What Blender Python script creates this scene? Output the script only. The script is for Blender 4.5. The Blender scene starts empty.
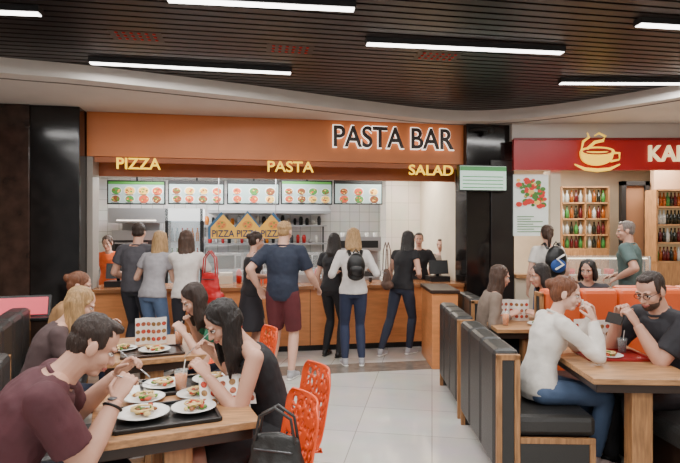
import bpy, math, random
from mathutils import Vector, Matrix, noise
V=Vector
random.seed(4)
scene=bpy.context.scene
FPX=530.0; CH=1.6
# ------------------------------------------------------------------ materials
MATS={}
def s2l(c):
    return tuple(((x/255.0)/12.92 if x/255.0<=.04045 else ((x/255.0+.055)/1.055)**2.4) for x in c)
def mat(name,rgb=(200,200,200),rough=.5,metal=0,em=0,noise_s=0,noise_a=.15,bump=0,bscale=60,stretch=None,alpha=1,trans=0,coat=0,spec=.5):
    if name in MATS: return MATS[name]
    m=bpy.data.materials.new(name); m.use_nodes=True
    nt=m.node_tree; b=nt.nodes['Principled BSDF']
    c=s2l(rgb)
    b.inputs['Base Color'].default_value=(*c,1)
    b.inputs['Roughness'].default_value=rough
    b.inputs['Metallic'].default_value=metal
    b.inputs['Alpha'].default_value=alpha
    b.inputs['Transmission Weight'].default_value=trans
    b.inputs['Coat Weight'].default_value=coat
    b.inputs['Specular IOR Level'].default_value=spec
    if em:
        b.inputs['Emission Color'].default_value=(*c,1)
        b.inputs['Emission Strength'].default_value=em
    if noise_s or bump:
        tc=nt.nodes.new('ShaderNodeTexCoord'); mp=nt.nodes.new('ShaderNodeMapping')
        nt.links.new(tc.outputs['Object'],mp.inputs[0])
        if stretch: mp.inputs['Scale'].default_value=stretch
    if noise_s:
        n=nt.nodes.new('ShaderNodeTexNoise'); n.inputs['Scale'].default_value=noise_s; n.inputs['Detail'].default_value=5
        nt.links.new(mp.outputs[0],n.inputs['Vector'])
        r=nt.nodes.new('ShaderNodeValToRGB')
        r.color_ramp.elements[0].position=.3; r.color_ramp.elements[1].position=.7
        r.color_ramp.elements[0].color=(*[x*(1-noise_a) for x in c],1)
        r.color_ramp.elements[1].color=(*[min(1,x*(1+noise_a)) for x in c],1)
        nt.links.new(n.outputs['Fac'],r.inputs[0]); nt.links.new(r.outputs[0],b.inputs['Base Color'])
    if bump:
        n2=nt.nodes.new('ShaderNodeTexNoise'); n2.inputs['Scale'].default_value=bscale; n2.inputs['Detail'].default_value=3
        nt.links.new(mp.outputs[0],n2.inputs['Vector'])
        bp=nt.nodes.new('ShaderNodeBump'); bp.inputs['Strength'].default_value=bump; bp.inputs['Distance'].default_value=.01
        nt.links.new(n2.outputs['Fac'],bp.inputs['Height']); nt.links.new(bp.outputs[0],b.inputs['Normal'])
    MATS[name]=m; return m
def tilemat(name,c1,c2,mortar,size,rough,rot=0,ms=.006,axis='XY'):
    m=bpy.data.materials.new(name); m.use_nodes=True; nt=m.node_tree; b=nt.nodes['Principled BSDF']
    tc=nt.nodes.new('ShaderNodeTexCoord'); mp=nt.nodes.new('ShaderNodeMapping')
    nt.links.new(tc.outputs['Object'],mp.inputs[0]); 
    mp.inputs['Rotation'].default_value=(math.radians(90) if axis=='XZ' else 0,0,rot)
    br=nt.nodes.new('ShaderNodeTexBrick'); br.offset=0
    br.inputs['Color1'].default_value=(*s2l(c1),1); br.inputs['Color2'].default_value=(*s2l(c2),1); br.inputs['Mortar'].default_value=(*s2l(mortar),1)
    br.inputs['Scale'].default_value=1; br.inputs['Mortar Size'].default_value=ms; br.inputs['Brick Width'].default_value=size; br.inputs['Row Height'].default_value=size
    nt.links.new(mp.outputs[0],br.inputs['Vector'])
    n=nt.nodes.new('ShaderNodeTexNoise'); n.inputs['Scale'].default_value=3; n.inputs['Detail'].default_value=6
    nt.links.new(tc.outputs['Object'],n.inputs['Vector'])
    mx=nt.nodes.new('ShaderNodeMix'); mx.data_type='RGBA'; mx.blend_type='MULTIPLY'; mx.inputs[0].default_value=.35
    nt.links.new(br.outputs['Color'],mx.inputs[6]); nt.links.new(n.outputs['Color'],mx.inputs[7])
    hs=nt.nodes.new('ShaderNodeHueSaturation'); hs.inputs['Saturation'].default_value=.65; hs.inputs['Value'].default_value=1.2
    nt.links.new(mx.outputs[2],hs.inputs['Color']); nt.links.new(hs.outputs[0],b.inputs['Base Color'])
    b.inputs['Roughness'].default_value=rough
    return m
WHITE=mat('white_plaster',(208,202,196),.7,noise_s=3,noise_a=.04)
BLACKGLOSS=mat('black_marble',(22,19,19),.12,noise_s=8,noise_a=.5)
BROWNGLOSS=mat('brown_marble',(52,36,30),.15,noise_s=6,noise_a=.5)
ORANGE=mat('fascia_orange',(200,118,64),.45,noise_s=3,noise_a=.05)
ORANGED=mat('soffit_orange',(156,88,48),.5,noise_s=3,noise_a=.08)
CORANGE=mat('counter_orange',(206,134,82),.35,noise_s=5,noise_a=.12,stretch=(1,1,6))
CREAM=mat('cream_wall',(214,200,178),.6,noise_s=4,noise_a=.05)
WOOD=mat('oak_wood',(170,126,86),.4,noise_s=7,noise_a=.35,stretch=(1,9,9))
WOODV=mat('oak_wood_vertical',(160,116,76),.45,noise_s=7,noise_a=.35,stretch=(9,9,1))
BLEATHER=mat('black_leather',(46,45,44),.38,bump=.2,bscale=90)
OLEATHER=mat('orange_leather',(216,96,48),.4,bump=.15,bscale=90)
STEEL=mat('steel',(190,190,192),.3,.8)
DSTEEL=mat('dark_steel',(84,84,86),.35,.8)
BLACK=mat('black_plastic',(18,18,19),.4)
DKBROWN=mat('dark_laminate',(50,34,26),.35)
WHITEP=mat('white_ceramic',(238,236,230),.2)
PAPER=mat('paper',(240,236,228),.7)
YELEM=mat('yellow_sign',(255,205,30),.4,em=1.4)
WHEM=mat('white_sign',(255,240,225),.4,em=1.6)
GLASS=mat('clear_glass',(235,245,245),.03,alpha=.18)
OPLAST=mat('orange_plastic',(238,84,34),.35,coat=.3)
RED=mat('red_sign',(168,24,32),.35,noise_s=3,noise_a=.06)
# ------------------------------------------------------------------ mesh builder
class B:
    def __init__(s,T=None): s.v=[];s.f=[];s.mi=[];s.mats=[];s.T=T or Matrix.Identity(4);s.sm=[]
    def m(s,m):
        if m not in s.mats: s.mats.append(m)
        return s.mats.index(m)
    def add(s,vs,fs,m=None,smooth=False):
        o=len(s.v); s.v+= [s.T@V(p) for p in vs]; k=s.m(m)
        for f in fs: s.f.append([i+o for i in f]); s.mi.append(k); s.sm.append(smooth)
    def box(s,c,d,m=None,rz=0,ry=0,rx=0):
        R=Matrix.Rotation(rz,3,'Z')@Matrix.Rotation(ry,3,'Y')@Matrix.Rotation(rx,3,'X')
        vs=[V(c)+R@V((x*d[0]/2,y*d[1]/2,z*d[2]/2)) for x in(-1,1) for y in(-1,1) for z in(-1,1)]
        s.add(vs,[(0,1,3,2),(4,6,7,5),(0,4,5,1),(2,3,7,6),(0,2,6,4),(1,5,7,3)],m)
    def bx(s,a,b,m=None):
        s.box([(a[i]+b[i])/2 for i in range(3)],[abs(b[i]-a[i]) for i in range(3)],m)
    def lathe(s,c,prof,m=None,seg=20,sx=1,sy=1):
        vs=[];n=len(prof)
        for r,z in prof:
            for k in range(seg):
                a=2*math.pi*k/seg; vs.append((c[0]+r*sx*math.cos(a),c[1]+r*sy*math.sin(a),c[2]+z))
        fs=[(i*seg+k,i*seg+(k+1)%seg,(i+1)*seg+(k+1)%seg,(i+1)*seg+k) for i in range(n-1) for k in range(seg)]
        if prof[0][0]>1e-5: fs.append(tuple(range(seg-1,-1,-1)))
        if prof[-1][0]>1e-5: fs.append(tuple((n-1)*seg+k for k in range(seg)))
        s.add(vs,fs,m,True)
    def cyl(s,c,r,h,m=None,seg=18): s.lathe(c,[(r,0),(r,h)],m,seg)
    def ell(s,c,r,m=None,fr=None,nu=16,nv=10):
        c=V(c); fr=fr or (V((1,0,0)),V((0,1,0)),V((0,0,1)))
        if not hasattr(r,'__len__'): r=(r,r,r)
        vs=[c+fr[2]*r[2]]
        for i in range(1,nv):
            t=math.pi*i/nv
            for k in range(nu):
                a=2*math.pi*k/nu
                vs.append(c+fr[0]*(r[0]*math.sin(t)*math.cos(a))+fr[1]*(r[1]*math.sin(t)*math.sin(a))+fr[2]*(r[2]*math.cos(t)))
        vs.append(c-fr[2]*r[2]); L=len(vs)-1
        fs=[(0,1+k,1+(k+1)%nu) for k in range(nu)]
        for i in range(nv-2):
            for k in range(nu):
                a=1+i*nu+k;b=1+i*nu+(k+1)%nu; fs.append((a,a+nu,b+nu,b))
        a0=1+(nv-2)*nu
        fs+=[(L,a0+(k+1)%nu,a0+k) for k in range(nu)]
        s.add(vs,fs,m,True)
    def tube(s,pts,rads,m=None,seg=12,lat=None,rnd=True):
        pts=[V(p) for p in pts]; rads=[(r if hasattr(r,'__len__') else (r,r)) for r in rads]
        if rnd:
            d0=(pts[0]-pts[1]).normalized(); d1=(pts[-1]-pts[-2]).normalized()
            r0=rads[0];r1=rads[-1];q0=min(r0);q1=min(r1);p0=pts[0];p1=pts[-1]
            for a in (35,65,84):
                ca=math.cos(math.radians(a));sa=math.sin(math.radians(a))
                pts.insert(0,p0+d0*q0*sa); rads.insert(0,(r0[0]*ca,r0[1]*ca))
                pts.append(p1+d1*q1*sa); rads.append((r1[0]*ca,r1[1]*ca))
        n=len(pts); vs=[]
        prev=None
        for i in range(n):
            t=(pts[min(i+1,n-1)]-pts[max(i-1,0)]).normalized()
            l=V(lat) if lat is not None else (prev if prev is not None else (V((0,0,1)) if abs(t.z)<.9 else V((1,0,0))))
            l=(l-t*l.dot(t)); l.normalize(); prev=l; o=t.cross(l)
            for k in range(seg):
                a=2*math.pi*k/seg; vs.append(pts[i]+l*(rads[i][0]*math.cos(a))+o*(rads[i][1]*math.sin(a)))
        fs=[(i*seg+k,i*seg+(k+1)%seg,(i+1)*seg+(k+1)%seg,(i+1)*seg+k) for i in range(n-1) for k in range(seg)]
        fs.append(tuple(range(seg-1,-1,-1))); fs.append(tuple((n-1)*seg+k for k in range(seg)))
        s.add(vs,fs,m,True)
    def obj(s,name,bev=0,parent=None):
        me=bpy.data.meshes.new(name); me.from_pydata([tuple(p) for p in s.v],[],s.f)
        for m in s.mats:
            me.materials.append(m)
        me.polygons.foreach_set('material_index',s.mi); me.polygons.foreach_set('use_smooth',s.sm); me.update()
        o=bpy.data.objects.new(name,me); scene.collection.objects.link(o)
        if bev:
            b=o.modifiers.new('bevel','BEVEL'); b.width=bev; b.segments=2; b.limit_method='ANGLE'
        if parent: o.parent=parent
        return o
def TR(x,y,z=0,yaw=0): return Matrix.Translation((x,y,z))@Matrix.Rotation(yaw,4,'Z')
def remesh(src,vox,sm=3,disp=0,dsc=(10,10,10)):
    me=bpy.data.meshes.new('t'); me.from_pydata([tuple(p) for p in src.v],[],src.f); me.update()
    o=bpy.data.objects.new('t',me); scene.collection.objects.link(o)
    r=o.modifiers.new('r','REMESH'); r.mode='VOXEL'; r.voxel_size=vox
    if sm:
        q=o.modifiers.new('s','SMOOTH'); q.iterations=sm; q.factor=.5
    dg=bpy.context.evaluated_depsgraph_get(); ev=o.evaluated_get(dg); m2=ev.to_mesh()
    vs=[v.co.copy() for v in m2.vertices]
    if disp:
        for i,v in enumerate(m2.vertices):
            p=vs[i]; n=noise.noise(V((p.x*dsc[0],p.y*dsc[1],p.z*dsc[2])))+.5*noise.noise(V((p.x*dsc[0]*2.3+5,p.y*dsc[1]*2.3,p.z*dsc[2]*2.3)))
            vs[i]=p+v.normal*(n*disp)
    fs=[list(p.vertices) for p in m2.polygons]
    ev.to_mesh_clear(); bpy.data.objects.remove(o); bpy.data.meshes.remove(me)
    return vs,fs
def merge(dst,src,mt,vox,sm=3,disp=0,dsc=(10,10,10)):
    vs,fs=remesh(src,vox,sm,disp,dsc); dst.add(vs,fs,mt,True)
# ------------------------------------------------------------------ people
def ik(A,T,a,b,pole):
    d=T-A; L=max(min(d.length,(a+b)*.995),abs(a-b)+.02); n=d.normalized(); T=A+n*L
    x=(a*a-b*b+L*L)/(2*L); h=math.sqrt(max(a*a-x*x,0)); p=pole-n*pole.dot(n); p.normalize()
    return A+n*x+p*h,T
TM=[(-.09,.10,.085),(-.04,.155,.105),(.03,.16,.112),(.12,.152,.11),(.2,.152,.108),(.3,.168,.115),(.38,.18,.115),(.44,.168,.095),(.485,.105,.072),(.52,.06,.058)]
TF=[(-.09,.10,.085),(-.04,.165,.11),(.03,.162,.11),(.12,.132,.09),(.18,.12,.083),(.27,.132,.09),(.34,.145,.1),(.40,.148,.092),(.445,.135,.075),(.485,.08,.06),(.52,.048,.05)]
EYEW=mat('eye_white',(225,220,214),.3); IRIS=mat('iris',(45,30,22),.2); LIP=mat('lips',(176,100,92),.5); BROW=mat('brow_hair',(60,42,30),.7)
def skin(k): return mat('skin_'+k,{'a':(212,166,144),'b':(200,152,130),'c':(220,178,158),'d':(184,124,96)}[k],.55,noise_s=14,noise_a=.05)
def hairm(k): return mat('hair_'+k,{'black':(28,21,19),'brown':(66,44,31),'dbrown':(46,31,24),'blonde':(172,136,92),'lblonde':(200,160,108),'grey':(120,110,104),'red':(110,66,42)}[k],.45,noise_s=40,noise_a=.4,bump=.7,bscale=110,stretch=(3,3,.3))
def cloth(name,rgb,rough=.8): return mat('cloth_'+name,rgb,rough,noise_s=9,noise_a=.12,bump=.2,bscale=35)
def hand(b,W,d,n,side,curl,s=1):
    d=d.normalized(); n=(n-d*n.dot(d)).normalized(); w=d.cross(n)*(1 if side=='R' else -1)
    b.tube([W-d*.03*s,W+d*.01*s,W+d*.05*s,W+d*.088*s],[(.026*s,.021*s),(.028*s,.018*s),(.039*s,.016*s),(.038*s,.012*s)],seg=12,lat=w)
    for i,(L,c) in enumerate([(.072,.85),(.081,1),(.075,1.05),(.06,1.1)]):
        p=W+d*.083*s+w*(.029-.0195*i)*s; a=0; pts=[p-d*.02*s,p]
        for seg,q in((.45,.5),(.3,1.),(.25,.8)):
            a+=curl*c*q; sp=w*(.06*(1.5-i)*.5)
            pts.append(pts[-1]+(d*math.cos(a)+n*math.sin(a)+sp*math.cos(a)).normalized()*L*seg*s)
        b.tube(pts,[.0095*s,.0095*s,.0088*s,.0082*s,.007*s],seg=8)
    p=W+d*.02*s+w*.022*s
    d1=(d*.65+w*.65+n*.35).normalized(); d2=(d*.9+w*.15+n*(.3+.3*curl)).normalized()
    b.tube([p,p+d1*.042*s,p+d1*.042*s+d2*.03*s,p+d1*.042*s+d2*.052*s],[.014*s,.0115*s,.0098*s,.008*s],seg=8)
PEOPLE={}
def person(name,x,y,yaw,H=1.7,sex='f',sit=None,lean=(0,0),tilt=0,head=(0,0),RH=None,LH=None,feet=None,sk='a',hair=('long','brown',.3),
           top=None,sleeve=.5,bottom=None,legs=2,kind='pants',shoes=None,fine=False,hemt=-.06,curl=(.5,.5),RP=None,LP=None,pz=None,handdir=None,beard=None,glasses=False,fat=1.0):
    s=H/1.7; yw=math.radians(yaw); F=V((math.cos(yw),math.sin(yw),0)); L=V((-math.sin(yw),math.cos(yw),0)); U=V((0,0,1))
    male=sex=='m'; vox=.0085 if fine else .012
    P=V((x,y,(sit+.105) if sit is not None else (pz or .93*s)))
    def ang(t): return math.radians(lean[0]+lean[1]*max(t,0)/.5)
    tl=math.radians(tilt)
    def sp(t):
        n=12; p=P.copy(); st=t*s/n
        for i in range(n):
            a=ang(t*(i+.5)/n); p=p+(U*math.cos(a)+F*math.sin(a)+L*math.sin(tl))*st
        return p
    def sd(t): a=ang(t); return (F*math.cos(a)-U*math.sin(a)).normalized()
    def su_(t): a=ang(t); return (U*math.cos(a)+F*math.sin(a)).normalized()
    T=TM if male else TF
    def torso(b,off,t0=-1,t1=1,w=1):
        sec=[q for q in T if t0<=q[0]<=t1]
        b.tube([sp(q[0]) for q in sec],[((q[1]*fat*w*s+off),(q[2]*fat*s+off)) for q in sec],seg=24,lat=L,rnd=False)
    sw=(.188 if male else .158)*s
    SR=sp(.448)-L*sw; SL=sp(.448)+L*sw
    g=(1.08 if male else .88)*s*(.5+.5*fat)
    ua,fa=.285*s,.25*s
    res={}
    arms=[]
    for side,S,T_,sg,pole in(('R',SR,RH,-1,RP),('L',SL,LH,1,LP)):
        if T_ is None:
            wt=S-U*.5*s+L*sg*.07+F*.07
        else: wt=V(T_)
        pl=V(pole) if pole is not None else (-U*.9+L*sg*.45-F*.4)
        E,W=ik(S,wt,ua,fa,pl); arms.append((side,S,E,W,sg,T_ is None))
    hz=-.02
    legsL=[]
    for sg,i in((-1,0),(1,1)):
        Hp=P+L*sg*.088*s+U*hz
        if sit is not None: Hp=P+L*sg*.095*s-U*.015
        if feet: fx=feet[i]
        else: fx=(.42,.13) if sit is not None else (0.0,.10)
        an=V((P.x,P.y,0))+F*fx[0]+L*sg*abs(fx[1])+U*(.085*s if len(fx)<3 else fx[2])
        if sit is not None: K,A=ik(Hp,an,.44*s,.42*s,F*.6+U*1.0)
        else: K,A=ik(Hp,an,.44*s,.42*s,F)
        legsL.append((Hp,K,A,sg,fx))
    UR=[.053,.05,.046,.041]; LR=[.041,.043,.036,.027]
    TR_=[.086,.082,.07,.056]; CR=[.055,.058,.047,.036]
    def part(b,A,Bp,R,f0,f1,off,gg,rnd=True,flare=0):
        n=5; ps=[];rs=[]
        for k in range(n+1):
            q=f0+(f1-f0)*k/n; j=q*3; i=min(int(j),2); r=R[i]+(R[i+1]-R[i])*(j-i)
            ps.append(A.lerp(Bp,q)); rs.append(r*gg+off+flare*k/n)
        b.tube(ps,rs,seg=14,rnd=False)
        if rnd: b.ell(A,rs[0]*1.0)
    body=B()
    torso(body,-.006 if top else 0)
    for side,S,E,W,sg,free in arms:
        nb=sp(.49)
        body.tube([nb+L*sg*.02*s,S],[.045*g,.05*g])
        part(body,S,E,UR,0,1,0,g); part(body,E,W,LR,0,1,0,g)
    for Hp,K,A,sg,fx in legsL:
        part(body,Hp,K,TR_,0,1,-.004 if bottom else 0,s*(.5+.5*g/s)*fat); part(body,K,A,CR,0,1,0,s*(.5+.5*g/s)); body.ell(A,.036*s)
    out=B()
    SK=skin(sk)
    merge(out,body,SK,vox,4)
    # head
    hy,hp=math.radians(head[0]),math.radians(head[1])
    base=sp(.535)
    f0=F*math.cos(hy)+L*math.sin(hy)
    HU=(U*math.cos(hp)+f0*math.sin(hp)).normalized(); HF=(f0*math.cos(hp)-U*math.sin(hp)).normalized(); HL=HU.cross(HF)
    hs=s*(.98 if male else .96)
    C=base+(HU*.6+su_(.5)*.4).normalized()*.125*s+HF*.02*s
    fr=(HF,HL,HU)
    def h(p): return C+(HF*p[0]+HL*p[1]+HU*p[2])*hs
    def hell(b,c,r,m=None,nu=16,nv=10): b.ell(h(c),(r[0]*hs,r[1]*hs,r[2]*hs),m,fr,nu,nv)
    hd=B()
    hell(hd,(-.012,0,.036),(.092,.073,.082),nu=24,nv=16)
    hell(hd,(.018,0,-.03),(.066,.057,.082),nu=20,nv=14)
    hell(hd,(.05,0,-.09),(.03,.03,.022)); hell(hd,(.008,0,-.068),(.055,.05,.035))
    for sg in(-1,1):
        hell(hd,(.045,sg*.034,-.03),(.034,.024,.03)); hell(hd,(.072,sg*.026,.022),(.017,.026,.01))
        hell(hd,(-.008,sg*.075,-.008),(.021,.01,.031)); hell(hd,(.09,sg*.011,-.034),(.011,.008,.008))
    hd.tube([h((.08,0,.012)),h((.09,0,-.01)),h((.101,0,-.033))],[.008*hs,.009*hs,.011*hs],seg=10)
    hell(hd,(.08,0,-.055),(.012,.022,.008)); hell(hd,(.078,0,-.07),(.012,.02,.008))
    nr=(.056 if male else .045)*s
    hd.tube([h((-.022,0,-.03)),h((-.02,0,-.07)),sp(.53),sp(.47)],[nr,nr,nr*1.03,nr*1.35],seg=16)
    merge(out,hd,SK,.0042 if fine else .0065,2)
    for sg in(-1,1):
        hell(out,(.0715,sg*.03,.0),(.012,.0145,.0085),EYEW,10,8); hell(out,(.0805,sg*.03,-.0005),(.0045,.006,.006),IRIS,10,8)
        out.tube([h((.077,sg*.016,.008)),h((.084,sg*.03,.0085)),h((.071,sg*.045,.004))],[.0022*hs]*3,BROW,6)
        out.tube([h((.084,sg*.013,.022)),h((.086,sg*.03,.027)),h((.07,sg*.047,.021))],[.003*hs,.0042*hs,.0025*hs],hairm(hair[1]) if hair[1]!='lblonde' else BROW,6)
    out.tube([h((.078,-.024,-.064)),h((.0905,-.01,-.06)),h((.0915,0,-.0615)),h((.0905,.01,-.06)),h((.078,.024,-.064))],[(.003*hs,.003*hs),(.005*hs,.005*hs),(.0045*hs,.0045*hs),(.005*hs,.005*hs),(.003*hs,.003*hs)],LIP,8)
    out.tube([h((.08,-.018,-.067)),h((.089,0,-.0715)),h((.08,.018,-.067))],[.003*hs,.006*hs,.003*hs],LIP,8)
    if glasses:
        for sg in(-1,1):
            pts=[h((.094,sg*.031+.021*math.cos(a),.0+.016*math.sin(a))) for a in [2*math.pi*k/14 for k in range(15)]]
            out.tube(pts,[.002]*15,BLACK,5)
            out.tube([h((.092,sg*.052,.004)),h((0,sg*.079,.006))],[.002]*2,BLACK,5)
        out.tube([h((.094,-.01,.002)),h((.094,.01,.002))],[.002]*2,BLACK,5)
    # hair
    HM=hairm(hair[1]); st,_,hl=hair
    hb=B()
    if st=='short':
        hell(hb,(-.022,0,.046),(.091,.077,.079),nu=24,nv=16); hell(hb,(-.042,0,.0),(.062,.071,.07)); hell(hb,(.03,0,.1),(.045,.05,.02))
        for sg in(-1,1): hell(hb,(.008,sg*.066,.03),(.024,.010,.036))
    else:
        hell(hb,(-.022,0,.046),(.094,.080,.081),nu=24,nv=16); hell(hb,(-.048,0,.0),(.066,.077,.085))
        for sg in(-1,1): hb.tube([h((.045,sg*.012,.095)),h((.054,sg*.042,.066)),h((.036,sg*.066,.03)),h((.01,sg*.076,-.01))],[(.010*hs,.010*hs)]*4)
    if st=='long':
        for k in range(17):
            ph=math.radians(76+k*(208/16.)); side_=abs(math.sin(ph)); jit=random.uniform(-.012,.012)
            r=.080
            p1=h((-.02+r*.9*math.cos(ph)*.6,r*math.sin(ph)*.8,.085)); p2=h((-.012+r*math.cos(ph),(r-.002)*math.sin(ph),.0))
            ll=hl*s*(1-.25*side_*.6+random.uniform(-.1,.06))
            o=(HF*math.cos(ph)+HL*math.sin(ph)); o.z=0
            back=-sd(.4); back.z=0
            p3=p2-U*ll*.4+o*.008; p4=p2-U*ll*.75+o*.014+back*.02; p5=p2-U*ll+o*(.012+jit)+back*.025
            hb.tube([p1,p2,p3,p4,p5],[.016*hs,.02*hs,.02*hs,.018*hs,.007*hs],seg=8)
    if st=='bun': hell(hb,(-.115,0,.04),(.04,.045,.04))
    if st=='pony':
        p=h((-.115,0,.02)); hb.tube([h((-.09,0,.03)),p,p-U*hl*.4-HF*.03,p-U*hl*.8-HF*.02,p-U*hl],[.02,.027,.028,.02,.008],seg=10)
    merge(out,hb,HM,.0055 if fine else .009,2,.005,(60,60,9))
    if beard:
        bb=B(); hell(bb,(.03,0,-.075),(.056,.055,.04)); hell(bb,(.052,0,-.094),(.034,.034,.022)); hell(bb,(.0,0,-.05),(.05,.061,.03)); merge(out,bb,hairm(beard),.006,2)
    # hands
    for side,S,E,W,sg,free in arms:
        d=(W-E).normalized(); 
        if free: n=-L*sg; cu=.45
        else: n=(-U*.75-L*sg*.5); cu=curl[0 if side=='R' else 1]
        if handdir and side in handdir:
            d=V(handdir[side][0]).normalized(); n=V(handdir[side][1])
        if abs(n.normalized().dot(d))>.93: n=-L*sg+F*.2
        hh=B(); hand(hh,W,d,n,side,cu,(1.0 if male else .9)*s)
        merge(out,hh,SK,.0035 if fine else .0048,1)
        res[side]=(W,d,n)
    # shirt
    if top:
        sh=B(); off=.018 if male else .014
        torso(sh,off,hemt,.49 if sleeve>0 else .45)
        if sleeve<=0:
            for _,S,E,W,sg,fr_ in arms: sh.tube([sp(.42)+L*sg*.08*s,sp(.485)+L*sg*.085*s],[(.04*s,.05*s),(.028*s,.04*s)],lat=L)
        if not male:
            for sg in(-1,1): sh.ell(sp(.325)+L*sg*.06*s+sd(.32)*.065*s,(.055*s,.055*s,.055*s))
        if sleeve>0:
            so=.018 if male else .012
            for side,S,E,W,sg,fr_ in arms:
                sh.tube([sp(.478)+L*sg*.03*s,S],[.05*g+.0,.053*g+so*.6])
                part(sh,S,E,UR,0,min(sleeve,1),so,g,flare=.006 if sleeve<=1 else 0)
                if sleeve>1: part(sh,E,W,LR,0,sleeve-1,so*.9,g)
        merge(out,sh,top,vox,3,.007,(11,11,11))
        if male or sleeve>=1:
            q=[sp(.507)+(L*math.cos(a)*(.068 if male else .06)+sd(.5)*math.sin(a)*(.066 if male else .06))*s for a in [2*math.pi*k/16 for k in range(17)]]
            out.tube(q,[.009]*17,top,6)
    if bottom:
        bt=B(); off=.001
        if kind in('pants','shorts'):
            torso(bt,off,-.1,.13)
            lo=.016 if kind=='shorts' else .008
            for Hp,K,A,sg,fx in legsL:
                gg=s*(.5+.5*g/s)*fat
                part(bt,Hp,K,TR_,0,min(legs,1),lo if sit is not None else lo*.75,gg,flare=.014 if kind=='shorts' else 0)
                if legs>1: part(bt,K,A,CR,0,legs-1,.014 if male else .009,gg)
        elif sit is None:
            torso(bt,.0,-.05,.2)
            hemz=P.z-.93*s*legs/2+.0
            bt.tube([P+U*.05,P-U*.1,P.lerp(V((P.x,P.y,hemz)),.6),V((P.x,P.y,hemz))],[(.165*s,.115*s),(.18*s,.14*s),(.2*s,.17*s),(.22*s,.19*s)],seg=24,lat=L,rnd=False)
        else:
            torso(bt,.008,-.1,.2)
            for Hp,K,A,sg,fx in legsL: part(bt,Hp,K,TR_,0,min(legs,.97),.014,s)
            k1=(legsL[0][1]+legsL[1][1])/2; h1=(legsL[0][0]+legsL[1][0])/2
            bt.tube([h1,h1.lerp(k1,.9*legs)],[(.11*s,.075*s),(.09*s,.055*s)],lat=L,rnd=False)
        merge(out,bt,bottom,vox,3,.004,(9,9,7))
    # shoes
    shm=shoes or BLACK
    for Hp,K,A,sg,fx in legsL:
        D=(F+L*sg*.15).normalized()
        Q=D.cross(U)
        so=B(); z0=A.z-.085*s
        a0=V((A.x,A.y,z0))
        frm=(D,Q,U)
        so.ell(a0-D*.022*s+U*.04*s,(.047*s,.036*s,.04*s),None,frm); so.ell(a0+D*.055*s+U*.038*s,(.075*s,.037*s,.038*s),None,frm)
        so.ell(a0+D*.125*s+U*.028*s,(.062*s,.041*s,.027*s),None,frm); so.tube([a0+U*.06*s,a0+U*.1*s],[.042*s,.043*s],rnd=False)
        merge(out,so,shm,.007,2)
        out.tube([a0-D*.06*s+U*.011,a0+D*.03*s+U*.011,a0+D*.12*s+U*.011,a0+D*.175*s+U*.011],[(.03*s,.01),(.036*s,.01),(.042*s,.01),(.025*s,.01)],WHITEP if shm.name.startswith('sneak') else BLACK,14,lat=Q)
    o=out.obj(name)
    res.update(dict(P=P,C=C,s=s,h=h,obj=o)); PEOPLE[name]=res
    return res
# ------------------------------------------------------------------ layout helpers
def at(u,v,d): return V(((u-340)/FPX*d,d,CH-(v-231.5)/FPX*d))
ca,sa=.9852,.1710; TH=math.atan2(sa,ca)
S=TR(-3.16,6.6,0,TH)
def sx(u,y0=0):
    k=(u-340)/FPX; ox=-3.16-y0*sa; oy=6.6+y0*ca
    return (k*oy-ox)/(ca-k*sa)
def sz(u,v,y0=0):
    x=sx(u,y0); d=6.6+y0*ca+x*sa
    return CH-(v-231.5)/FPX*d
# ------------------------------------------------------------------ shell
FL=tilemat('floor_tile',(208,201,192),(198,191,182),(156,148,138),.6,.07,rot=TH,ms=.004)
b=B(); b.bx((-7,-5,-.05),(7,11.5,0),FL); b.obj('floor')
b=B(S); b.bx((-.5,-1.15,0),(5.6,-.75,.003),mat('floor_inlay',(122,114,106),.12,noise_s=10,noise_a=.2)); b.obj('floor_inlay')
b=B(); b.bx((-7,-5,3.5),(7,11.5,3.55),BLACK); b.obj('ceiling')
SLM=mat('ceiling_slat',(36,30,29),.35)
b=B(TR(0,3,0,TH))
for i in range(92): 
    y=-5.5+i*.105; b.bx((-7.5,y,3.245),(7.5,y+.078,3.30),SLM)
b.obj('ceiling_slats')
pts=[(-7,3.5),(-4.6,4.45),(-3.2,5.0),(-2.5,5.25),(-1,5.95),(.3,6.65),(1.2,7.08),(1.9,7.2),(2.6,6.95),(3.2,6.5),(3.8,5.9),(5,4.6),(7,2.2)]
arc=[]
for i in range(len(pts)-1):
    p0,p1,p2,p3=[V(pts[max(0,min(len(pts)-1,j))]) for j in (i-1,i,i+1,i+2)]
    for k in range(6):
        t=k/6; arc.append(.5*((2*p1)+(-p0+p2)*t+(2*p0-5*p1+4*p2-p3)*t*t+(-p0+3*p1-3*p2+p3)*t**3))
arc.append(V(pts[-1]))
b=B(); n=len(arc); vs=[]
for p in arc:
    vs+=[(p.x,p.y,3.1),(p.x,11.5,3.1),(p.x,p.y,3.245)]
fs=[]
for i in range(n-1):
    a=i*3;c=a+3; fs+=[(a,c,c+1,a+1),(a,a+2,c+2,c)]
b.add(vs,fs,WHITE); b.obj('ceiling_soffit')
b=B(); b.tube([(p.x,p.y+.22,3.098) for p in arc],[.008]*n,mat('groove',(110,104,98),.6),6); b.obj('trim_1')
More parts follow.
